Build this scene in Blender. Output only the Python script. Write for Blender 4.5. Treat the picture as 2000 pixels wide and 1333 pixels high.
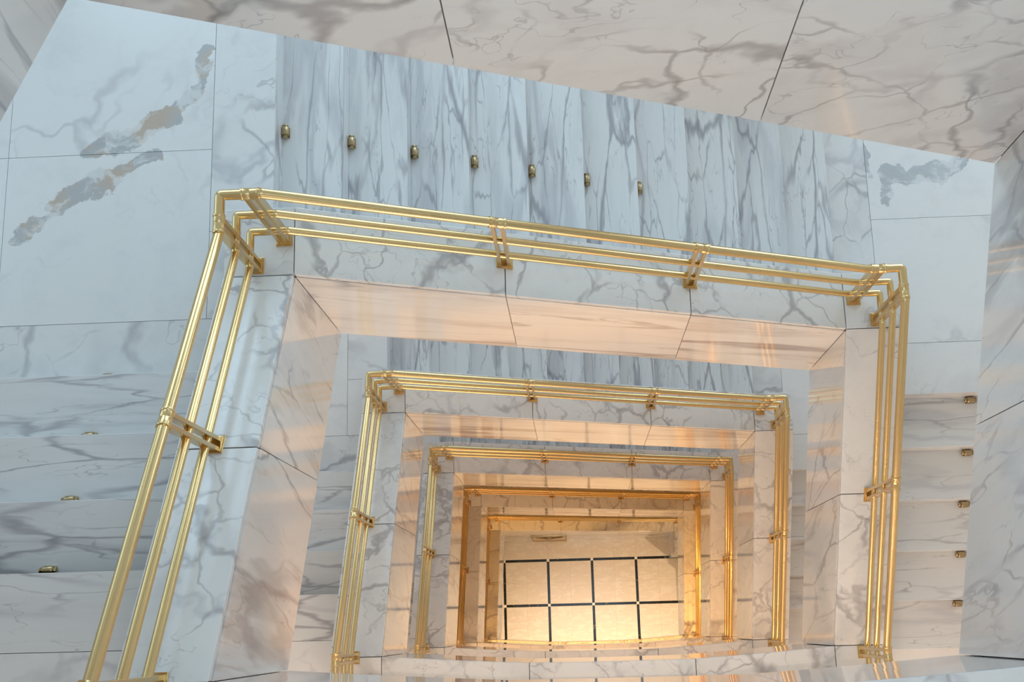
import bpy, bmesh, math
from mathutils import Vector, Matrix

S = bpy.context.scene
for o in list(bpy.data.objects):
    bpy.data.objects.remove(o, do_unlink=True)

# ------------------------------------------------------------------ camera
F_PX = 2366.198
EA, EB, EC = 0.2319369, 0.0552892, -0.0375528
CAM = Vector((1.20824, -1.55604, 5.40171))
cam_d = bpy.data.cameras.new('camera')
cam = bpy.data.objects.new('camera', cam_d)
S.collection.objects.link(cam)
cam_d.sensor_width = 36.0
cam_d.lens = F_PX * 36.0 / 2000.0
cam_d.clip_start = 0.02
cam_d.clip_end = 200
cam.matrix_world = Matrix.Translation(CAM) @ (Matrix.Rotation(EC, 4, 'Z') @ Matrix.Rotation(EA, 4, 'X') @ Matrix.Rotation(EB, 4, 'Y'))
S.camera = cam

# ------------------------------------------------------------------ world, exposure
S.view_settings.view_transform = 'Standard'
S.view_settings.look = 'None'
S.view_settings.gamma = 1
S.view_settings.use_curve_mapping = False
S.cycles.diffuse_bounces = 8
S.cycles.glossy_bounces = 5
S.view_settings.exposure = -1.78
w = bpy.data.worlds.new('world'); S.world = w; w.use_nodes = True
bg = w.node_tree.nodes['Background']
bg.inputs[0].default_value = (0.55, 0.76, 1.0, 1)
bg.inputs[1].default_value = 1.3

# ------------------------------------------------------------------ measures
XR, YN = 2.7314, -1.7006          # well opening: x 0..XR, y YN..0
R = 0.168676                     # riser
T = 0.30                        # going
X1, YR1, YL1 = -0.175, -0.246, -0.395
CBL, CBR, CN = 0.2922, 0.7185, 0.7009   # coping above landing floors
FH = 1.102                      # parapet face height
CW = 0.317                      # coping width
CT = 0.035                      # coping thickness
H = 21 * R                      # one full turn
XL_W, XR_W, YB_W, YN_W = -2.42, 5.19, 2.42, -5.0
BOW = [(0.0, YN), (0.45, YN-0.031), (0.90, YN-0.057), (1.40, YN-0.059), (1.90, YN-0.056), (2.33, YN-0.031), (XR, YN-0.002)]
TOPS = {-1: 'topmost', 0: 'uppermost visible', 1: 'second', 2: 'third', 3: 'fourth', 4: 'lowest'}

def zBL(s): return -s*H - (0.40 if s == 4 else 0.0)
def zBR(s): return (-s*H - 11*R) if s < 4 else -16.35
def zN(s):  return -s*H + 4*R if s < 5 else ZG
ZG = -4*H - 17*R                # ground floor

# ------------------------------------------------------------------ lights
def area(name, loc, rot, sx, sy, power, color, spread=None):
    l = bpy.data.lights.new(name, 'AREA'); l.shape = 'RECTANGLE'; l.size = sx; l.size_y = sy
    l.energy = power; l.color = color
    if spread: l.spread = spread
    o = bpy.data.objects.new(name, l); o.location = loc; o.rotation_euler = rot
    S.collection.objects.link(o); return o
COOL = (0.59, 0.81, 0.98)
WARMS = {-1: (1.0, 0.80, 0.66), 0: (1.0, 0.76, 0.60), 1: (1.0, 0.72, 0.52), 2: (1.0, 0.58, 0.28), 3: (1.0, 0.50, 0.14), 4: (1.0, 0.72, 0.46)}
# daylight: glazed roof over the stairwell
area('skylight_glow', (1.4, -0.9, 8.3), (0, 0, 0), 6.5, 5.5, 850, COOL)
# daylight through the landing windows of each storey, plus an added mid-flight window
for s, pw in ((-1, 110), (0, 105), (1, 80), (2, 45)):
    z = zBL(s) + 1.75
    area('window_daylight', (-1.3, YB_W + 0.30, z), (math.radians(-90), 0, 0), 1.5, 1.8, pw, COOL)
    area('window_daylight', (XL_W - 0.30, 1.0, z), (0, math.radians(-90), 0), 1.8, 1.5, pw*0.5, COOL)
    z = zBR(s) + 1.75
    area('window_daylight', (4.1, YB_W + 0.30, z), (math.radians(-90), 0, 0), 1.5, 1.8, pw*1.5, COOL)
    area('window_daylight', (1.2, YB_W + 0.30, zBL(s)+0.9), (math.radians(-90), 0, 0), 2.0, 1.8, pw*1.3, COOL)  # added unseen mid-flight window, brightens the back treads

# added warm fill outside the near wall's openings, brightens the back parapet faces
for s, pw, c in ((0, 190, (1.0, 0.80, 0.68)), (1, 470, (1.0, 0.75, 0.57)), (2, 460, (1.0, 0.64, 0.38)), (3, 400, (1.0, 0.54, 0.20)), (4, 120, (1.0, 0.52, 0.18))):
    area('added_near_fill', (2.2 if s == 0 else 1.4, YN_W - 0.35, zN(s) + 1.45), (math.radians(90), 0, 0), 3.6, 2.0, pw, c)
# ------------------------------------------------------------------ materials
def nd(nt, t, **kw):
    n = nt.nodes.new(t)
    for k, v in kw.items():
        if k.startswith('i_'):
            n.inputs[int(k[2:])].default_value = v
        else:
            setattr(n, k, v)
    return n

class G:
    """tiny helper around a node tree"""
    def __init__(s, name):
        s.m = bpy.data.materials.new(name); s.m.use_nodes = True; s.t = s.m.node_tree
        s.b = s.t.nodes['Principled BSDF']
    def l(s, a, b): s.t.links.new(a, b)
    def val(s, x, sock):
        if isinstance(x, (int, float)): sock.default_value = x
        elif isinstance(x, tuple): sock.default_value = x
        else: s.l(x, sock)
    def math(s, op, a, b=0.0, clamp=False):
        n = nd(s.t, 'ShaderNodeMath', operation=op, use_clamp=clamp); s.val(a, n.inputs[0]); s.val(b, n.inputs[1]); return n.outputs[0]
    def vmath(s, op, a, b=(0, 0, 0)):
        n = nd(s.t, 'ShaderNodeVectorMath', operation=op); s.val(a, n.inputs[0]); s.val(b, n.inputs[1])
        return n.outputs[1] if op in ('LENGTH', 'DOT_PRODUCT', 'DISTANCE') else n.outputs[0]
    def noise(s, vec, scale, detail=4, rough=0.55, color=False, dist=0.0):
        n = nd(s.t, 'ShaderNodeTexNoise'); s.l(vec, n.inputs['Vector'])
        n.inputs['Scale'].default_value = scale; n.inputs['Detail'].default_value = detail
        n.inputs['Roughness'].default_value = rough; n.inputs['Distortion'].default_value = dist
        return n.outputs['Color'] if color else n.outputs['Fac']
    def mr(s, v, a, b, c=0.0, d=1.0, smooth=True):
        n = nd(s.t, 'ShaderNodeMapRange', interpolation_type='SMOOTHSTEP' if smooth else 'LINEAR')
        s.val(v, n.inputs[0])
        for k, x in enumerate((a, b, c, d)): s.val(x, n.inputs[k+1])
        return n.outputs[0]
    def mix(s, f, a, b):
        n = nd(s.t, 'ShaderNodeMix', data_type='RGBA'); s.val(f, n.inputs[0]); s.val(a, n.inputs[6]); s.val(b, n.inputs[7]); return n.outputs[2]

def marble(name, stretch=(1, 1, 1), rot=(0, 0, 0), scale=1.0, base=(0.80, 0.80, 0.79), grey=(0.50, 0.50, 0.53), vein=(0.27, 0.26, 0.29),
           veins=1.0, clouds=1.0, rough=0.12, segs=None, segcols=((0.40, 0.41, 0.42, 1), (0.50, 0.38, 0.28, 1)), warp=0.5, dens=0.0, wide=1.0):
    g = G(name)
    tc = nd(g.t, 'ShaderNodeTexCoord'); oi = nd(g.t, 'ShaderNodeObjectInfo'); ge = nd(g.t, 'ShaderNodeNewGeometry')
    sd = g.math('ADD', g.math('MULTIPLY', oi.outputs['Random'], 57.3), g.math('MULTIPLY', ge.outputs['Random Per Island'], 31.7))
    cx = nd(g.t, 'ShaderNodeCombineXYZ'); g.l(sd, cx.inputs[0]); g.l(g.math('MULTIPLY', sd, 1.7), cx.inputs[1]); g.l(g.math('MULTIPLY', sd, -0.9), cx.inputs[2])
    vr = nd(g.t, 'ShaderNodeVectorRotate', rotation_type='EULER_XYZ'); g.l(tc.outputs['Object'], vr.inputs[0]); vr.inputs['Rotation'].default_value = rot
    v0 = g.vmath('MULTIPLY', vr.outputs[0], tuple(x*scale for x in stretch))
    v0 = g.vmath('ADD', v0, cx.outputs[0])
    wn = g.vmath('SUBTRACT', g.noise(v0, 1.4, 4, 0.6, True), (0.5, 0.5, 0.5))
    v1 = g.vmath('ADD', v0, g.vmath('MULTIPLY', wn, (warp, warp, warp)))
    wn2 = g.vmath('SUBTRACT', g.noise(v0, 7.0, 3, 0.6, True), (0.5, 0.5, 0.5))
    v2 = g.vmath('ADD', v1, g.vmath('MULTIPLY', wn2, (0.07, 0.07, 0.07)))
    def crack(sc, w, m0, m1, seed):
        vv = g.vmath('ADD', v2, (seed, seed*0.7, -seed))
        n = nd(g.t, 'ShaderNodeTexVoronoi', feature='DISTANCE_TO_EDGE'); g.l(vv, n.inputs['Vector']); n.inputs['Scale'].default_value = sc
        ww = g.mr(g.noise(vv, sc*1.7, 3), 0.30, 0.72, w*0.35, w*2.2)
        r = g.mr(n.outputs['Distance'], 0.0, ww, 1.0, 0.0)
        mk = g.mr(g.noise(g.vmath('ADD', v0, (seed*2, 3.1, seed)), sc*0.7, 3), m0-dens, m1-dens)
        return g.math('MULTIPLY', r, mk)
    def ridge(sc, w, m0, m1, seed, det=4):
        vv = g.vmath('ADD', v1, (seed, seed*0.7, -seed))
        a = g.math('ABSOLUTE', g.math('SUBTRACT', g.noise(vv, sc, det, 0.5), 0.5))
        ww = g.math('MULTIPLY', g.noise(vv, sc*2.3, 2), w*2)
        r = g.mr(a, 0.0, ww, 1.0, 0.0)
        mk = g.mr(g.noise(g.vmath('ADD', v0, (seed*2, 3.1, seed)), sc*0.55, 3), m0-dens, m1-dens)
        return g.math('MULTIPLY', r, mk)
    cl = g.mr(g.noise(g.vmath('ADD', v1, (9, 4, 2)), 1.6, 5, 0.6), 0.50, 0.76)
    cl2 = g.math('MULTIPLY', g.mr(g.noise(g.vmath('ADD', v1, (1, 14, 7)), 6.0, 5, 0.65), 0.48, 0.75), 0.16)
    broad = ridge(0.9, 0.030*wide, 0.46, 0.60, 21.0, 5)
    r1 = crack(1.35, 0.030, 0.44, 0.60, 3.0)
    r2 = crack(3.1, 0.034, 0.48, 0.64, 11.0)
    r3 = ridge(5.5, 0.012, 0.52, 0.66, 17.0, 3)
    col = g.mix(g.math('MULTIPLY', cl, 0.42*clouds), base+(1,), grey+(1,))
    col = g.mix(cl2, col, grey+(1,))
    col = g.mix(g.math('MULTIPLY', broad, 0.62*clouds, True), col, grey+(1,))
    for rr, k in ((r1, 0.62), (r2, 0.50), (r3, 0.40)):
        col = g.mix(g.math('MULTIPLY', rr, k*veins, True), col, vein+(1,))
    if segs:
        # broad gold-grey veins that run across a tile: distance to a polyline, broken up by noise
        ob = tc.outputs['Object']
        wv = g.vmath('SUBTRACT', g.noise(ob, 2.6, 6, 0.62, True), (0.5, 0.5, 0.5))
        p = g.vmath('ADD', ob, g.vmath('MULTIPLY', wv, (0.42, 0.42, 0)))
        tot = None
        for (ax, ay, bx, by, wd) in segs:
            L2 = (bx-ax)**2+(by-ay)**2
            rel = g.vmath('SUBTRACT', p, (ax, ay, 0)); rel = g.vmath('MULTIPLY', rel, (1, 1, 0))
            tt = g.math('DIVIDE', g.vmath('DOT_PRODUCT', rel, (bx-ax, by-ay, 0)), L2, True)
            cv = nd(g.t, 'ShaderNodeCombineXYZ'); g.l(g.math('MULTIPLY', tt, bx-ax), cv.inputs[0]); g.l(g.math('MULTIPLY', tt, by-ay), cv.inputs[1])
            dist = g.vmath('DISTANCE', rel, cv.outputs[0])
            mk = g.mr(dist, wd*0.82, wd, 1.0, 0.0)
            tot = mk if tot is None else g.math('MAXIMUM', tot, mk)
        holes = g.mr(g.noise(g.vmath('MULTIPLY', p, (6, 9, 1)), 1.0, 5, 0.6), 0.40, 0.52, 0.25, 1.0)
        goldf = g.mr(g.noise(p, 7.0, 3), 0.42, 0.62)
        vc = g.mix(goldf, segcols[0], segcols[1])
        col = g.mix(g.math('MULTIPLY', g.math('MULTIPLY', tot, holes), 0.80), col, vc)
    g.l(col, g.b.inputs['Base Color'])
    g.b.inputs['Roughness'].default_value = rough
    g.b.inputs['IOR'].default_value = 1.5
    return g.m

STAIR = dict(base=(0.76, 0.765, 0.76))
M_TY = marble('marble_stair_lengthwise_y', stretch=(2.6, 0.40, 2.6), scale=1.15, rough=0.28, clouds=1.0, veins=1.2, dens=0.07, warp=0.38, wide=1.5, **STAIR)
M_TX = marble('marble_stair_lengthwise_x', stretch=(0.38, 2.3, 2.3), scale=1.1, rough=0.28, clouds=0.75, veins=1.1, dens=0.02, warp=0.38, wide=1.3, **STAIR)
M_LAND = marble('marble_landing', scale=0.8, veins=0.45, clouds=0.40, rough=0.24, dens=-0.05, base=(0.80, 0.80, 0.79))
M_LAND0 = marble('marble_landing_gold_veined', scale=0.8, veins=0.45, clouds=0.35, rough=0.24, dens=-0.04, base=(0.80, 0.80, 0.79),
                 segs=[(-1.05, 0.77, -0.87, 0.84, 0.075), (-0.87, 0.84, -0.70, 0.93, 0.06), (-0.70, 0.93, -0.55, 1.04, 0.035), (-0.53, 1.06, -0.51, 1.26, 0.04),
                       (-1.38, 0.32, -1.32, 0.41, 0.05), (-1.32, 0.42, -1.20, 0.51, 0.03), (-1.20, 0.52, -0.95, 0.57, 0.065), (-0.95, 0.57, -0.76, 0.70, 0.055)])
M_LAND1 = marble('marble_landing_grey_veined', scale=0.8, veins=0.45, clouds=0.35, rough=0.24, dens=-0.04, base=(0.80, 0.80, 0.79), segcols=((0.40, 0.43, 0.46, 1), (0.48, 0.51, 0.54, 1)),
                 segs=[(3.19, 0.98, 3.24, 1.10, 0.04), (3.24, 1.10, 3.45, 1.18, 0.045), (3.45, 1.18, 3.68, 1.25, 0.05), (3.12, 1.35, 3.18, 1.18, 0.03)])
M_NOSE = marble('marble_landing_edge', stretch=(0.6, 0.6, 1), scale=1.4, rough=0.26, base=(0.78, 0.78, 0.77))
M_COPE = marble('marble_coping', scale=1.25, rough=0.16, base=(0.78, 0.775, 0.76), vein=(0.30, 0.28, 0.29), dens=0.05, clouds=0.8, wide=0.7)
M_FBACK = marble('marble_face_streaked', stretch=(0.26, 1, 1.7), rot=(0, -0.42, 0), warp=0.32, clouds=2.3, veins=1.1, wide=1.8, scale=1.0, rough=0.07, base=(0.84, 0.81, 0.77), grey=(0.46, 0.40, 0.38), vein=(0.33, 0.27, 0.26), dens=0.0)
M_FSIDE = marble('marble_face_upright', stretch=(1, 2.0, 0.42), rot=(0.15, 0, 0), warp=0.38, wide=1.4, clouds=1.2, scale=1.0, rough=0.07, base=(0.79, 0.78, 0.76), grey=(0.50, 0.49, 0.49), dens=0.02)
M_FTOP = marble('marble_face_large_veined', stretch=(0.8, 1, 1.0), rot=(0, 0.5, 0), scale=1.1, rough=0.10, base=(0.79, 0.77, 0.74), grey=(0.52, 0.48, 0.47), vein=(0.24, 0.22, 0.23), dens=0.05, wide=1.5)
M_FNEAR = marble('marble_face_near', stretch=(0.4, 1, 1.4), scale=0.9, rough=0.05, base=(0.74, 0.74, 0.74), veins=0.5, clouds=0.5)
M_CORE = marble('marble_core', scale=1.0, rough=0.3, base=(0.62, 0.60, 0.57), veins=0.5)

def plain(name, col, rough=0.6, metal=0.0):
    g = G(name)
    tc = nd(g.t, 'ShaderNodeTexCoord')
    n = g.noise(tc.outputs['Object'], 6.0, 4)
    c2 = tuple(c*0.92 for c in col)
    g.l(g.mix(n, col+(1,), c2+(1,)), g.b.inputs['Base Color'])
    g.b.inputs['Roughness'].default_value = rough; g.b.inputs['Metallic'].default_value = metal
    return g.m
M_WALL = plain('wall_plaster', (0.72, 0.70, 0.66), 0.5)
M_CEIL = plain('soffit_plaster', (0.76, 0.74, 0.70), 0.7)
M_FRAME = plain('window_frame_paint', (0.55, 0.55, 0.52), 0.4)

def brass(name, col, rough):
    g = G(name)
    tc = nd(g.t, 'ShaderNodeTexCoord')
    n = g.noise(tc.outputs['Object'], 5.0, 5, 0.6)
    g.l(g.mix(g.mr(n, 0.35, 0.7), col+(1,), tuple(c*0.95 for c in col)+(1,)), g.b.inputs['Base Color'])
    g.b.inputs['Roughness'].default_value = rough
    g.b.inputs['Metallic'].default_value = 1.0
    return g.m
M_BRASS = brass('polished_brass', (0.80, 0.585, 0.285), 0.26)
M_BRASS_P = brass('satin_brass_plate', (0.74, 0.54, 0.27), 0.26)
M_BRASS_D = brass('aged_brass', (0.46, 0.35, 0.20), 0.30)

def emit(name, col, st):
    g = G(name); g.b.inputs['Emission Color'].default_value = col+(1,); g.b.inputs['Emission Strength'].default_value = st
    g.b.inputs['Base Color'].default_value = (0.8, 0.8, 0.8, 1); return g.m
M_LAMP = emit('lamp_glow', (1.0, 0.66, 0.36), 14)

def ground_floor_mat():
    g = G('inlaid_tile_floor')
    x0, y0, p, hw = -0.112, -0.353, 0.799, 0.0235
    tc = nd(g.t, 'ShaderNodeTexCoord'); sx = nd(g.t, 'ShaderNodeSeparateXYZ'); g.l(tc.outputs['Object'], sx.inputs[0])
    X, Y = sx.outputs[0], sx.outputs[1]
    def lines(c, o, per, h):
        u = g.math('SUBTRACT', c, o)
        f = g.math('ABSOLUTE', g.math('SUBTRACT', u, g.math('MULTIPLY', g.math('ROUND', g.math('DIVIDE', u, per)), per)))
        return g.math('LESS_THAN', f, h)
    inx = g.math('GREATER_THAN', X, x0-hw); iny = g.math('LESS_THAN', Y, y0+hw)
    inside = g.math('MULTIPLY', inx, iny)
    lx, ly = lines(X, x0, p, hw), lines(Y, y0, p, hw)
    strip = g.math('MULTIPLY', g.math('MAXIMUM', lx, ly), inside)
    node = g.math('MULTIPLY', g.math('MULTIPLY', lx, ly), inside)
    joint = g.math('MAXIMUM', lines(X, x0, p/2, 0.002), lines(Y, y0, p/2, 0.002))
    tx = g.math('FLOOR', g.math('DIVIDE', g.math('SUBTRACT', X, x0), p/2)); ty = g.math('FLOOR', g.math('DIVIDE', g.math('SUBTRACT', Y, y0), p/2))
    cx = nd(g.t, 'ShaderNodeCombineXYZ'); g.l(g.math('MULTIPLY', tx, 7.3), cx.inputs[0]); g.l(g.math('MULTIPLY', ty, 5.1), cx.inputs[1]); g.l(g.math('MULTIPLY', tx, 2.2), cx.inputs[2])
    v = g.vmath('ADD', tc.outputs['Object'], cx.outputs[0])
    n = g.noise(g.vmath('MULTIPLY', v, (6.0, 15.0, 1)), 1.0, 6, 0.65, dist=0.5)
    vein = g.mr(g.math('ABSOLUTE', g.math('SUBTRACT', n, 0.5)), 0, 0.035, 0.30, 0.0)
    col = g.mix(g.mr(n, 0.35, 0.75), (0.80, 0.74, 0.65, 1), (0.71, 0.63, 0.52, 1))
    col = g.mix(vein, col, (0.50, 0.41, 0.31, 1))
    col = g.mix(g.math('MULTIPLY', joint, 0.45), col, (0.40, 0.32, 0.24, 1))
    bn = g.noise(tc.outputs['Object'], 18, 4)
    black = g.mix(g.mr(bn, 0.60, 0.70), (0.012, 0.015, 0.012, 1), (0.10, 0.11, 0.08, 1))
    col = g.mix(strip, col, black)
    col = g.mix(node, col, (0.86, 0.80, 0.72, 1))
    g.l(col, g.b.inputs['Base Color']); g.b.inputs['Roughness'].default_value = 0.12
    return g.m
M_GROUND = ground_floor_mat()

# ------------------------------------------------------------------ mesh helpers
def link(o, parent=None):
    S.collection.objects.link(o)
    if parent: o.parent = parent
    return o
def put(name, bm, mat, parent=None, origin=(0, 0, 0), bevel=0.0, smooth=False, label=None):
    bmesh.ops.recalc_face_normals(bm, faces=bm.faces)
    ov = Vector(origin)
    if ov.length: bmesh.ops.translate(bm, vec=-ov, verts=bm.verts)
    me = bpy.data.meshes.new(name); bm.to_mesh(me); bm.free()
    me.materials.append(mat)
    if smooth:
        for p in me.polygons: p.use_smooth = True
        if hasattr(me, 'set_sharp_from_angle'): me.set_sharp_from_angle(angle=math.radians(40))
    o = bpy.data.objects.new(name, me)
    pl = parent.location if parent else Vector((0, 0, 0))
    wl = Vector((0, 0, 0)); q = parent
    while q: wl += q.location; q = q.parent
    o.location = ov - wl
    if bevel:
        b = o.modifiers.new('edge', 'BEVEL'); b.width = bevel; b.segments = 2; b.limit_method = 'ANGLE'; b.angle_limit = math.radians(35)
    if label: o['label'] = label
    return link(o, parent)
def tag(o, label, cat=None, group=None, kind=None):
    o['label'] = label
    if cat: o['category'] = cat
    if group: o['group'] = group
    if kind: o['kind'] = kind
    return o
def thing(name, loc, label, cat, group=None):
    o = bpy.data.objects.new(name, None); o.location = loc; o.empty_display_size = 0.1; link(o)
    return tag(o, label, cat, group)
def hexa(bm, top, bot):
    """solid between two matching polygons"""
    a = [bm.verts.new(v) for v in top]; b = [bm.verts.new(v) for v in bot]; n = len(a)
    bm.faces.new(a); bm.faces.new(b[::-1])
    for i in range(n): bm.faces.new((a[i], b[i], b[(i+1) % n], a[(i+1) % n]))
def box(bm, x0, x1, y0, y1, z0, z1):
    hexa(bm, [(x0, y0, z1), (x1, y0, z1), (x1, y1, z1), (x0, y1, z1)], [(x0, y0, z0), (x1, y0, z0), (x1, y1, z0), (x0, y1, z0)])
def slab(bm, pts, th):
    hexa(bm, pts, [(x, y, z-th) for x, y, z in pts])
def cyl(bm, p0, p1, r, n=20, prof=None):
    """turned solid along p0-p1; prof = [(t, radius)]"""
    p0, p1 = Vector(p0), Vector(p1); ax = (p1-p0); L = ax.length; ax.normalize()
    u = ax.orthogonal().normalized(); v = ax.cross(u)
    prof = prof or [(0, r), (1, r)]
    rings = []
    for t, rr in prof:
        c = p0 + ax*L*t
        rings.append([bm.verts.new(c + (u*math.cos(2*math.pi*k/n) + v*math.sin(2*math.pi*k/n))*rr) for k in range(n)])
    for a, b in zip(rings, rings[1:]):
        for k in range(n): bm.faces.new((a[k], a[(k+1) % n], b[(k+1) % n], b[k]))
    bm.faces.new(rings[0][::-1]); bm.faces.new(rings[-1])
def fillet(pts, rad, seg=5):
    pts = [Vector(p) for p in pts]; out = [pts[0]]
    for a, b, c in zip(pts, pts[1:], pts[2:]):
        d1, d2 = (a-b), (c-b); l1, l2 = d1.length, d2.length; d1.normalize(); d2.normalize()
        ang = d1.angle(d2)
        if ang > math.pi-0.02: out.append(b); continue
        k = min(rad/math.tan(ang/2), l1*0.45, l2*0.45)
        for i in range(seg+1):
            t = i/seg
            out.append((b+d1*k)*(1-t)**2 + b*2*t*(1-t) + (b+d2*k)*t*t)
    out.append(pts[-1]); return out
def tube(bm, pts, r, n=20):
    pts = [Vector(p) for p in pts]; rings = []
    up = Vector((0, 0, 1))
    for i, p in enumerate(pts):
        d = Vector((0, 0, 0))
        if i: d += (p-pts[i-1]).normalized()
        if i < len(pts)-1: d += (pts[i+1]-p).normalized()
        d.normalize(); side = d.cross(up).normalized(); v = side.cross(d)
        rings.append([bm.verts.new(p + (side*math.cos(2*math.pi*k/n) + v*math.sin(2*math.pi*k/n))*r) for k in range(n)])
    for a, b in zip(rings, rings[1:]):
        for k in range(n): bm.faces.new((a[k], a[(k+1) % n], b[(k+1) % n], b[k]))
    bm.faces.new(rings[0][::-1]); bm.faces.new(rings[-1])

# ------------------------------------------------------------------ coping heights
def cope(s):
    """heights of coping corner points of turn s: near-left, back-left, back-right, near-right"""
    nl = zN(s)+CN; bl = zBL(s)+CBL
    br = zBR(s)+CBR if s < 4 else -15.65
    nr = zN(s+1)+CN
    return nl, bl, br, nr
def xr(s): return XR if s < 4 else 2.885

ORD = {-1: 'nearest turn cut by the frame', 0: 'outermost railed turn', 1: 'second turn inward', 2: 'third turn inward', 3: 'fourth turn inward', 4: 'innermost turn'}

# ------------------------------------------------------------------ parapets
GAP = 0.002
def parapet_back(s):
    nl, bl, br, nr = cope(s); X = xr(s)
    z = lambda x: bl + (br-bl)*x/X
    t = thing('parapet', (0, 0, zBL(s)), f'marble parapet along the back flight, {ORD[s]}', 'parapet wall', 'back parapets')
    cuts = [0.0, X*0.335, X*0.675, X]
    bm = bmesh.new()
    box(bm, -CW+GAP, -GAP, GAP, CW, bl-CT, bl)                                 # level corner block
    for a, b in zip(cuts, cuts[1:]):
        a += GAP; b -= GAP
        slab(bm, [(a, GAP, z(a)), (b, GAP, z(b)), (b, CW, z(b)), (a, CW, z(a))], CT)
    box(bm, X+GAP, X+CW-GAP, GAP, CW, br-CT, br)
    put('coping', bm, M_COPE, t, (X/2, 0.15, bl), 0.003)
    bm = bmesh.new()
    for a, b in zip(cuts, cuts[1:]):
        a += GAP; b -= GAP
        zt = lambda x: z(x)-CT-0.007
        hexa(bm, [(a, 0, zt(a)), (b, 0, zt(b)), (b, 0.02, zt(b)), (a, 0.02, zt(a))], [(a, 0, z(a)-FH), (b, 0, z(b)-FH), (b, 0.02, z(b)-FH), (a, 0.02, z(a)-FH)])
    put('face_panels', bm, M_FTOP if s == -1 else M_FBACK, t, (X/2, 0, bl-0.6))
    bm = bmesh.new()
    e = 0.001
    slab(bm, [(0, 0.02+e, bl-CT-e), (X, 0.02+e, br-CT-e), (X, CW-0.004, br-CT-e), (0, CW-0.004, bl-CT-e)], FH-CT-0.01)
    box(bm, -CW+0.004, 0, 0.02+e, CW-0.004, bl-FH+.01, bl-CT-e)
    box(bm, X, X+CW-0.004, 0.02+e, CW-0.004, br-FH+.01, br-CT-e)
    put('core', bm, M_CORE, t, (X/2, 0.2, bl-0.6))
def parapet_side(s, side):
    nl, bl, br, nr = cope(s); X = xr(s)
    if side == 'left': x0, sg, zb, zn = 0.0, -1, bl, nl
    else: x0, sg, zb, zn = X, 1, br, nr
    yend = YN
    if s == 4 and side == 'right':
        yend = -0.37; zn = zb - 0.10
    z = lambda y: zb + (zn-zb)*(y/yend)
    t = thing('parapet', (x0, 0, zBL(s)), f'marble parapet along the {side} flight, {ORD[s]}', 'parapet wall', f'{side} parapets')
    cuts = [0.0, yend/2, yend] if yend < -1 else [0.0, yend]
    bm = bmesh.new()
    for a, b in zip(cuts, cuts[1:]):
        a -= GAP; b += GAP
        xa, xb = x0+sg*GAP, x0+sg*CW
        slab(bm, [(xa, a, z(a)), (xa, b, z(b)), (xb, b, z(b)), (xb, a, z(a))], CT)
    put('coping', bm, M_COPE, t, (x0, yend/2, z(yend/2)), 0.003)
    bm = bmesh.new()
    bot = lambda y: z(y)-FH if not (s == 4 and side == 'right') else ZG
    for a, b in zip(cuts, cuts[1:]):
        a -= GAP; b += GAP
        zt = lambda y: z(y)-CT-0.007
        xi = x0+sg*0.02
        hexa(bm, [(x0, a, zt(a)), (x0, b, zt(b)), (xi, b, zt(b)), (xi, a, zt(a))], [(x0, a, bot(a)), (x0, b, bot(b)), (xi, b, bot(b)), (xi, a, bot(a))])
    if s == 4 and side == 'right':
        pass
    put('face_panels', bm, M_FSIDE, t, (x0, yend/2, z(0)-0.6))
    bm = bmesh.new()
    xa, xb = x0+sg*0.021, x0+sg*(CW-0.004)
    hexa(bm, [(xa, 0.02, z(0)-CT-.001), (xa, yend+.001, z(yend)-CT-.001), (xb, yend+.001, z(yend)-CT-.001), (xb, 0.02, z(0)-CT-.001)],
         [(xa, 0.02, bot(0)+.01), (xa, yend+.001, bot(yend)+.01), (xb, yend+.001, bot(yend)+.01), (xb, 0.02, bot(0)+.01)])
    put('core', bm, M_CORE, t, (x0, yend/2, z(0)-0.6))
def parapet_near(s):
    """bowed parapet of the near landing N_s"""
    z = zN(s)+CN
    t = thing('parapet', (0, YN, zN(s)), f'bowed marble parapet at the near landing, start of the {ORD[s]}', 'parapet wall', 'near parapets')
    bm = bmesh.new()
    box(bm, -CW+GAP, -GAP, YN-CW, YN-GAP, z-CT, z)
    box(bm, XR+GAP, XR+CW-GAP, YN-CW, YN-GAP, z-CT, z)
    parts = [BOW[0:3], BOW[2:5], BOW[4:7]]
    for pts in parts:
        pts = [list(p) for p in pts]; pts[0][0] += GAP; pts[-1][0] -= GAP
        slab(bm, [(x, y, z) for x, y in pts] + [(x, y-CW, z) for x, y in reversed(pts)], CT)
    put('coping', bm, M_COPE, t, (XR/2, YN-0.15, z), 0.003)
    bm = bmesh.new()
    for pts in parts:
        pts = [list(p) for p in pts]; pts[0][0] += GAP; pts[-1][0] -= GAP
        zt, zb = z-CT-0.007, z-FH
        hexa(bm, [(x, y, zt) for x, y in pts] + [(x, y-0.02, zt) for x, y in reversed(pts)], [(x, y, zb) for x, y in pts] + [(x, y-0.02, zb) for x, y in reversed(pts)])
    put('face_panels', bm, M_FNEAR, t, (XR/2, YN, z-0.6))
    bm = bmesh.new()
    hexa(bm, [(x, y-0.021, z-CT-.001) for x, y in BOW] + [(x, y-CW+.004, z-CT-.001) for x, y in reversed(BOW)],
         [(x, y-0.021, z-FH+.01) for x, y in BOW] + [(x, y-CW+.004, z-FH+.01) for x, y in reversed(BOW)])
    box(bm, -CW+.004, 0, YN-CW+.004, YN-.003, z-FH+.01, z-CT-.001)
    box(bm, XR, XR+CW-.004, YN-CW+.004, YN-.003, z-FH+.01, z-CT-.001)
    put('core', bm, M_CORE, t, (XR/2, YN, z-0.6))

for s in range(-1, 5):
    parapet_back(s); parapet_side(s, 'left'); parapet_side(s, 'right'); parapet_near(s)

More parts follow.
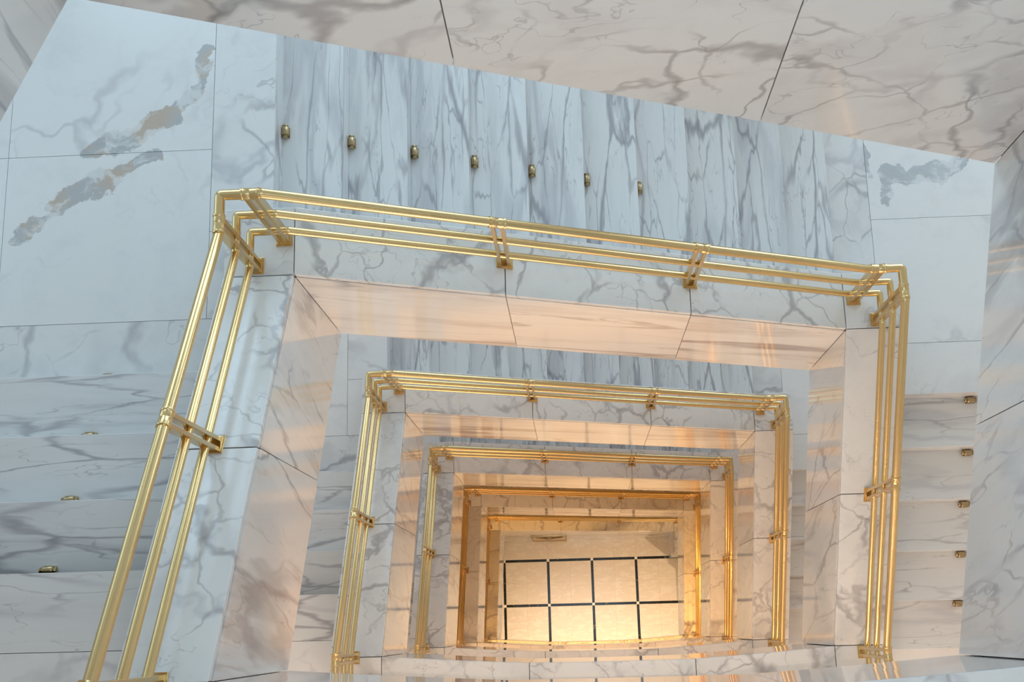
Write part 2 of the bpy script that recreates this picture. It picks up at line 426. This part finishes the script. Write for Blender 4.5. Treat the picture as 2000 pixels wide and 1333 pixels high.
# ------------------------------------------------------------------ stair flights
def rod_bracket_bm(c, ax):
    """small turned brass barrel with end beads on a foot plate: the eye of a carpet rod"""
    bm = bmesh.new(); c = Vector(c); a = Vector(ax)
    L = 0.074
    prof = [(0, .008), (.03, .013), (.10, .0145), (.14, .011), (.20, .011), (.24, .019), (.30, .0205), (.72, .0205), (.78, .018), (.80, .013), (.86, .013), (.90, .016), (.97, .014), (1, .008)]
    cyl(bm, c - a*L/2, c + a*L/2, .02, 18, prof)
    s = Vector((abs(a.y), abs(a.x), 0))
    e = a*0.026 + s*0.019
    box(bm, c.x-abs(e.x), c.x+abs(e.x), c.y-abs(e.y), c.y+abs(e.y), c.z-0.024, c.z-0.016)
    return bm
TH = 0.03
def flight(s, which):
    if which == 'back':
        za, zb = zBL(s), zBR(s); n = round((za-zb)/R); r = (za-zb)/n; g = 10*T/(n-1)
        lab = f'marble stair flight descending along the back wall, {ORD[s]}'
    elif which == 'left':
        za, zb = zN(s), zBL(s); n = round((za-zb)/R); r = (za-zb)/n; g = 3*T/(n-1)
        lab = f'marble stair flight rising toward the near landing, left, {ORD[s]}'
    else:
        za, zb = zBR(s), zN(s+1); n = round((za-zb)/R); r = (za-zb)/n; g = 5*T/(n-1)
        lab = f'marble stair flight descending toward the near landing, right, {ORD[s]}'
    base = {'back': (X1+3, CW, zb), 'left': (-CW, YL1, zb), 'right': (XR+CW, YR1-1.5, zb)}[which]
    t = thing('stair_flight', base, lab, 'stairs', f'{which} stair flights')
    sol = bmesh.new(); prof = []
    e = 0.0015
    if which == 'back':
        y0, y1 = CW+.002, YB_W
        for i in range(n):
            x = X1 + i*g; zt = za - i*r
            bm = bmesh.new(); box(bm, x-0.02, x-e, y0, y1, zt-r+e, zt-TH-e if i else zt-TH-e); put('riser', bm, M_TY, t, (x, 1.3, zt-r/2))
            if i < n-1:
                bm = bmesh.new(); box(bm, x-0.02+0.0, x+g, y0, y1, zt-r-TH, zt-r); 
                put('tread', bm, M_TY, t, (x+g/2, 1.3, zt-r), 0.003)
            if s < 3 and i < 7:
                for yy in (0.876,):
                    put('rod_bracket', rod_bracket_bm((x+0.017, yy, zt-r+0.024), (0, 1, 0)), M_BRASS_D, t, (x+.021, yy, zt-r+.02), smooth=True, label='small aged brass rod bracket')
        a, b = (X1-.02, za-TH), (X1+(n-1)*g, zb-TH)
        top = [(X1-.02, za-r-TH)] 
        hexa(sol, [(X1-.02, y0, za-r-TH-e), (X1+(n-1)*g, y0, zb-TH-e+.0), (X1+(n-1)*g, y1, zb-TH-e), (X1-.02, y1, za-r-TH-e)],
             [(X1-.02, y0, za-r-TH-.28), (X1+(n-1)*g, y0, zb-TH-.35), (X1+(n-1)*g, y1, zb-TH-.35), (X1-.02, y1, za-r-TH-.28)])
    else:
        xa, xb = (XL_W, -CW-.002) if which == 'left' else (xr(s)+CW+.002, XR_W)
        sg = 1 if which == 'left' else -1
        if which == 'left':
            # noses face away (+y); step j top at zb+(j+1)r begins at YL1-j*g, going toward the near landing
            for j in range(n):
                y = YL1 - j*g; zt = zb+(j+1)*r
                bm = bmesh.new(); box(bm, xa, xb, y-0.02, y-0.0, zt-r+e, zt-TH-e); put('riser', bm, M_TX, t, (-1.3, y, zt-r/2))
                if j < n-1:
                    bm = bmesh.new(); box(bm, xa, xb, y-g-0.02, y, zt-TH, zt); put('tread', bm, M_TX, t, (-1.3, y-g/2, zt), 0.003)
                if s < 3:
                    put('rod_bracket', rod_bracket_bm((-0.925, y+0.015, zt-r+.024), (1, 0, 0)), M_BRASS_D, t, (-.925, y+.021, zt-r+.02), smooth=True, label='small aged brass rod bracket')
            hexa(sol, [(xa, YL1-.02, zb-TH-e), (xb, YL1-.02, zb-TH-e), (xb, YL1-(n-1)*g-.02, za-TH-e-r), (xa, YL1-(n-1)*g-.02, za-TH-e-r)],
                 [(xa, YL1-.02, zb-.3), (xb, YL1-.02, zb-.3), (xb, YL1-(n-1)*g-.02, za-.5), (xa, YL1-(n-1)*g-.02, za-.5)])
        else:
            for j in range(n):
                y = YR1 - j*g; zt = za - j*r
                bm = bmesh.new(); box(bm, xa, xb, y+e, y+0.02, zt-r+e, zt-TH-e); put('riser', bm, M_TX, t, (4, y, zt-r/2))
                if j < n-1:
                    bm = bmesh.new(); box(bm, xa, xb, y-g, y+0.02, zt-r-TH, zt-r); put('tread', bm, M_TX, t, (4, y-g/2, zt-r), 0.003)
                if s < 3 and j < n-1:
                    put('rod_bracket', rod_bracket_bm((3.638, y-0.021, zt-r+.024), (1, 0, 0)), M_BRASS_D, t, (3.638, y-.021, zt-r+.02), smooth=True, label='small aged brass rod bracket')
            ye = YR1-(n-1)*g
            hexa(sol, [(xa, YR1, za-r-TH-e), (xb, YR1, za-r-TH-e), (xb, ye, zb-TH-e), (xa, ye, zb-TH-e)],
                 [(xa, YR1, za-.5), (xb, YR1, za-.5), (xb, ye, max(zb-.5, ZG-.3)), (xa, ye, max(zb-.5, ZG-.3))])
    put('stair_slab', sol, M_CEIL, t, base)
for s in range(-1, 5):
    for k in ('back', 'left', 'right'): flight(s, k)

# ------------------------------------------------------------------ landings
def tiles(bm, rects, z, th=0.03, gap=0.0012):
    for x0, x1, y0, y1 in rects: box(bm, x0+gap, x1-gap, y0+gap, y1-gap, z-th, z)
def landing(label, z, rects, edge, mat, solids, org, emat=None):
    t = thing('stair_landing', (org[0], org[1], z), label, 'stair landing', 'stair landings')
    bm = bmesh.new(); tiles(bm, rects, z); put('tiles', bm, mat, t, (0, 0, z))
    if edge:
        bm = bmesh.new(); tiles(bm, edge, z); put('edge_tiles', bm, emat or M_NOSE, t, (0.3, 0.2, z))
    bm = bmesh.new()
    for x0, x1, y0, y1 in solids: box(bm, x0, x1, y0, y1, z-0.50, z-0.0305)
    put('slab', bm, M_CEIL, t, (0, 0, z-.2))
for s in range(-1, 5):
    z = zBL(s); J1, J2 = -0.478, -1.484
    xs = [XL_W, J2, J1]; ys = [-0.110, 0.738, 1.583, YB_W]
    rc = [(xs[i], xs[i+1], ys[j], ys[j+1]) for i in range(2) for j in range(3)] + [(J1, -CW, -0.110, CW+.003)]
    ed = [(J1, X1, CW+.003, YB_W), (XL_W, -CW, YL1, -0.110)]
    # one marble pair carries the broad gold veins: only the uppermost visible landing
    landing(f'pale marble tiled corner landing at the back left, {ORD[s]}' + (', with broad gold-grey veins' if s == 0 else ''), z, rc, ed, M_LAND0 if s == 0 else M_LAND,
            [(XL_W, X1-.02, CW+.003, YB_W), (XL_W, -CW-.002, YL1-.018, CW+.003)], (-1, 1))
    z = zBR(s); J1 = 3.108; x0 = xr(s)+CW+.002
    ed = [(X1+10*T, J1, CW+.003, YB_W), (x0, XR_W, YR1, 0.068)]
    rc = [(J1, J1+1.05, 0.862, YB_W), (J1+1.05, XR_W, 0.862, YB_W), (max(J1, x0), J1+1.05, 0.068, 0.862), (J1+1.05, XR_W, 0.068, 0.862)]
    landing(f'pale marble tiled corner landing at the back right, {ORD[s]}', z, rc, ed, M_LAND1 if s == 0 else M_LAND,
            [(X1+10*T, XR_W, CW+.003, YB_W), (x0, XR_W, YR1+.003, CW+.003)], (4, 1))
for s in range(-1, 5):
    z = zN(s)
    yl, yr = YL1-3*T, YR1-5*T
    yc = YN-0.06-CW-.002
    rc = [(XL_W, -CW-.002, yc, -1.60), (XR+CW+.002, XR_W, yc, yr)]
    k = 6
    for i in range(k):
        for j in range(3):
            xa = XL_W+(XR_W-XL_W)*i/k; xb = XL_W+(XR_W-XL_W)*(i+1)/k
            ya = YN_W+(yc-YN_W)*j/3; yb = YN_W+(yc-YN_W)*(j+1)/3
            rc.append((xa, xb, ya, yb))
    landing(f'pale marble near landing behind bowed parapet, start of the {ORD[s]}', z, rc, [(XL_W, -CW-.002, -1.60, yl)], M_LAND,
            [(XL_W, XR_W, YN_W, yc), (XL_W, -CW-.002, yc, yl), (XR+CW+.002, XR_W, yc, yr)], (1, -3), M_TX)

# ------------------------------------------------------------------ ground floor
bm = bmesh.new(); box(bm, XL_W-.3, XR_W+.3, YN_W-.3, YB_W+.3, ZG-0.3, ZG)
o = put('floor', bm, M_GROUND); tag(o, 'cream marble ground floor with black inlaid grid and small white squares', 'floor', None, 'structure')
# wall under the last back flight
bm = bmesh.new()
nl, bl, br, nr = cope(4)
hexa(bm, [(0, 0.004, bl-FH-.002), (xr(4)+.0, 0.004, br-FH-.002), (xr(4)+.0, CW-.004, br-FH-.002), (0, CW-.004, bl-FH-.002)],
     [(0, 0.004, ZG), (xr(4)+.0, 0.004, ZG), (xr(4)+.0, CW-.004, ZG), (0, CW-.004, ZG)])
box(bm, -CW, -.0005, .004, CW-.004, ZG, bl-FH-.002)
o = put('wall_stair', bm, M_FBACK, None, (1.4, .1, ZG+.5)); tag(o, 'pale marble wall under the lowest back flight, meeting the ground floor', 'wall', None, 'structure')
# amber panel with dark emblem set on that wall
t = thing('wall_plaque', (0.74, 0.0, ZG+0.19), 'amber brass panel with dark emblem on the wall under the lowest flight', 'plaque')
bm = bmesh.new(); box(bm, 0.43, 1.05, -0.014, 0.003, ZG+0.19, ZG+1.32); put('panel', bm, M_BRASS_P, t, (0.74, 0, ZG+.6), 0.004)
bm = bmesh.new()
box(bm, 0.43, 1.05, -0.026, -0.0145, ZG+0.19, ZG+0.23); box(bm, 0.43, 1.05, -0.026, -0.0145, ZG+1.28, ZG+1.32)
box(bm, 0.43, 0.46, -0.026, -0.0145, ZG+0.23, ZG+1.28); box(bm, 1.02, 1.05, -0.026, -0.0145, ZG+0.23, ZG+1.28)
put('frame', bm, M_BRASS_D, t, (0.74, 0, ZG+.6))
bm = bmesh.new()
for sx in (-1, 0, 1):
    pts = []
    for k in range(14):
        a = 2*math.pi*k/14
        u, v = 0.045*math.cos(a)*(1-0.3*math.sin(a)), 0.20*math.sin(a)
        ca, sa = math.cos(sx*0.7), math.sin(sx*0.7)
        pts.append((0.75 + u*ca + (v+.16)*sa, -0.03, ZG+0.86 - u*sa + (v+.16)*ca))
    hexa(bm, pts, [(x, -0.0145, z) for x, y, z in pts])
put('emblem', bm, M_BRASS_D, t, (0.75, 0, ZG+.6))

# ------------------------------------------------------------------ railings
DT, DM, DL = 0.582, 0.336, 0.114
RO = 0.168
def railing(s):
    nl, bl, br, nr = cope(s); X = xr(s)
    t = thing('stair_railing', (0, YN, nl), f'three-tube polished brass railing with paired uprights, {ORD[s]}', 'railing', 'brass railings')
    def path(h):
        near = [(x, y-RO, nl+h) for x, y in reversed(BOW)]
        near = [(XR-0.02, near[0][1], nl+h)] + near[2:-1] + [(0.0, YN-RO, nl+h)]
        p = near + [(-RO, YN-RO, nl+h), (-RO, YN, nl+h), (-RO, 0, bl+h), (-RO, RO, bl+h), (0, RO, bl+h), (X, RO, br+h)]
        if s < 4: p += [(X+RO, RO, br+h), (X+RO, 0, br+h), (X+RO, YN, nr+h), (X+RO, YN-RO+.0, nr+h), (X+.0, YN-RO, nr+h)]
        else: p += [(X+RO-.02, RO, br+h)]
        return fillet(p, 0.012, 4)
    for nm, h, r in (('top_rail', DT, 0.0215), ('middle_rail', DM, 0.0178), ('lower_rail', DL, 0.0178)):
        bm = bmesh.new(); tube(bm, path(h), r, 20); put(nm, bm, M_BRASS, t, (0, 0, bl), smooth=True)
    # uprights
    zl = lambda y: bl+(nl-bl)*y/YN
    zb = lambda x: bl+(br-bl)*x/X
    zr = lambda y: br+(nr-br)*y/YN
    posts = [(-RO, YN-.002, nl, (0, 1, 0)), (-RO, -0.835, zl(-.835), (0, 1, (bl-nl)/-YN)), (-RO, 0.045, bl, (0, 1, 0)),
             (-0.043, RO, bl, (1, 0, 0)), (X*.335, RO, zb(X*.335), (1, 0, (br-bl)/X)), (X*.676, RO, zb(X*.676), (1, 0, (br-bl)/X)), (X+.050, RO, br, (1, 0, 0)),
             (-0.043, YN-RO, nl, (1, 0, 0)), (.93, YN-.058-RO, nl, (1, 0, 0)), (1.86, YN-.057-RO, nl, (1, 0, 0)), (XR-.06, YN-RO, nl, (1, 0, 0))]
    if s < 4:
        posts += [(X+RO, 0.045, br, (0, 1, 0)), (X+RO, -0.858, zr(-.858), (0, 1, (br-nr)/-YN)), (X+RO, YN-.038, nr, (0, 1, 0))]
    for (x, y, z, d) in posts:
        d = Vector(d); hd = Vector((d.x, d.y, 0)); sl = d.z; ac = Vector((-hd.y, hd.x, 0))
        bmb = bmesh.new(); c = Vector((x, y, z))
        def P(u, v, h, shear=True): return c + hd*u + ac*v + Vector((0, 0, h + (u*sl if shear else 0)))
        q = [(-.038, -.036), (.038, -.036), (.038, .036), (-.038, .036)]
        hexa(bmb, [P(u, v, .010) for u, v in q], [P(u, v, .0005) for u, v in q])
        q2 = [(-.031, -.028), (.031, -.028), (.031, .028), (-.031, .028)]
        hexa(bmb, [P(u, v, .016) for u, v in q2], [P(u, v, .010) for u, v in q2])
        up = put('bracket', bmb, M_BRASS_P, t, tuple(c), 0.0015)
        for u0 in (-.0205, .0205):
            bm = bmesh.new(); q = [(u0-.0085, -.021), (u0+.0085, -.021), (u0+.0085, .021), (u0-.0085, .021)]
            hexa(bm, [P(u, v, DT-.012) for u, v in q], [P(u, v, .0155) for u, v in q])
            put('upright', bm, M_BRASS_P, up, tuple(c), 0.0015)
        bm = bmesh.new(); dd = d.normalized()
        ctr = c+Vector((0, 0, DT))
        prof = [(0, .0255), (.06, .0262), (.12, .0255), (.14, .0238), (.44, .0238), (.47, .0228), (.53, .0228), (.56, .0238), (.86, .0238), (.88, .0255), (.94, .0262), (1, .0255)]
        cyl(bm, ctr-dd*.038, ctr+dd*.038, .024, 24, prof)
        put('collar', bm, M_BRASS, up, tuple(c), smooth=True)
for s in range(0, 5): railing(s)

# ------------------------------------------------------------------ enclosing walls with window openings
def wall_with_holes(name, lab, fixed, lo, hi, axis, holes, z0=ZG, z1=8.6, th=0.25, outward=1):
    """one wall slab; holes = [(a0,a1,z0,z1)] sorted into rows"""
    bm = bmesh.new()
    f0, f1 = (fixed, fixed+th*outward) if outward > 0 else (fixed+th*outward, fixed)
    def blk(a0, a1, zz0, zz1):
        if a1-a0 < 1e-4 or zz1-zz0 < 1e-4: return
        if axis == 'x': box(bm, a0, a1, f0, f1, zz0, zz1)
        else: box(bm, f0, f1, a0, a1, zz0, zz1)
    cols = {}
    for h in holes: cols.setdefault((h[0], h[1]), []).append((h[2], h[3]))
    a = lo
    for (c0, c1), zs in sorted(cols.items()):
        blk(a, c0, z0, z1); zz = z0
        for (b0, b1) in sorted(zs): blk(c0, c1, zz, b0); zz = b1
        blk(c0, c1, zz, z1); a = c1
    blk(a, hi, z0, z1)
    o = put(name, bm, M_WALL); return tag(o, lab, 'wall', None, 'structure')
wb, wlf = [], []
for s in (-1, 0, 1, 2):
    wb.append((-2.05, -0.55, zBL(s)+.85, zBL(s)+2.65)); wb.append((3.35, 4.85, zBR(s)+.85, zBR(s)+2.65)); wb.append((0.2, 2.2, zBL(s)+.0, zBL(s)+1.8)); wlf.append((.25, 1.75, zBL(s)+.85, zBL(s)+2.65))  # mid-flight opening in the back wall is added to light the treads
wall_with_holes('wall_back', 'pale wall behind the back flights with tall windows at the landings and added mid-flight windows', YB_W+.003, XL_W-.25, XR_W+.25, 'x', wb)
wall_with_holes('wall_left', 'pale wall beside the left flights with windows at the landings', XL_W-.003, YN_W, YB_W, 'y', wlf, outward=-1)
wall_with_holes('wall_right', 'pale wall beside the right flights', XR_W+.003, YN_W, YB_W, 'y', [])
wall_with_holes('wall_near', 'pale wall behind the near landings with wide openings added for fill light', YN_W-.003, XL_W-.25, XR_W+.25, 'x', [(-.4, 3.2, zN(s)+.4, zN(s)+2.5) for s in range(5)], outward=-1)  # unseen openings added to let the warm fill in
k = 0
for (a0, a1, b0, b1) in wb:
    bm = bmesh.new(); y = YB_W+.18
    for (p, q, r_, u) in ((a0, a0+.05, b0, b1), (a1-.05, a1, b0, b1), (a0, a1, b0, b0+.05), (a0, a1, b1-.05, b1), ((a0+a1)/2-.02, (a0+a1)/2+.02, b0, b1)):
        box(bm, p, q, y-.02, y+.02, r_, u)
    k += 1; o = put(f'window_{k}', bm, M_FRAME); tag(o, 'painted window frame in the back wall above a corner landing; mid-flight ones are added for light', 'window', 'landing windows', 'structure')
for (a0, a1, b0, b1) in wlf:
    bm = bmesh.new(); x = XL_W-.18
    for (p, q, r_, u) in ((a0, a0+.05, b0, b1), (a1-.05, a1, b0, b1), (a0, a1, b0, b0+.05), (a0, a1, b1-.05, b1), ((a0+a1)/2-.02, (a0+a1)/2+.02, b0, b1)):
        box(bm, x-.02, x+.02, p, q, r_, u)
    k += 1; o = put(f'window_{k}', bm, M_FRAME); tag(o, 'painted window frame in the left wall above a corner landing', 'window', 'landing windows', 'structure')

# ------------------------------------------------------------------ recessed warm downlights in the near soffits (they light the landing below)
def downlight(x, z, s, power, nth, y=-3.1, r=0.06, spread=150):
    t = thing('ceiling_downlight', (x, y, z), f'{nth} warm downlight from the left, near soffit of the {ORD[s]}', 'ceiling light', f'downlights of the {ORD[s]}')
    bm = bmesh.new(); cyl(bm, (x, y, z-.012), (x, y, z-.001), r*1.3, 24, [(0, r*1.15), (.4, r*1.3), (1, r*1.3)]); put('trim_ring', bm, M_BRASS_P, t, (x, y, z), smooth=True)
    bm = bmesh.new(); cyl(bm, (x, y, z-.016), (x, y, z-.0125), r, 24); put('lamp', bm, M_LAMP, t, (x, y, z))
    l = bpy.data.lights.new('downlight', 'AREA'); l.shape = 'DISK'; l.size = 0.12; l.energy = power; l.color = WARMS[s]; l.spread = math.radians(spread)
    o = bpy.data.objects.new('downlight', l); o.location = (x, y, z-.03); S.collection.objects.link(o)
PW = {-1: 9, 0: 16, 1: 20, 2: 70, 3: 200, 4: 80}
for s in range(-1, 5):
    z = zN(s)-0.50
    for nth, x in (('first', -1.2), ('second', 0.55), ('third', 2.1), ('fourth', 3.9)):
        if s == 4 and nth == 'fourth':
            downlight(4.9, z, s, 230, nth, y=-2.12); continue
        downlight(x, z, s, PW[s]*(0.25 if x < 0 else 0.45 if x > 3 else 1.25), nth, y=-3.1 if s < 4 else -2.45, spread=150 if s < 4 else 95)
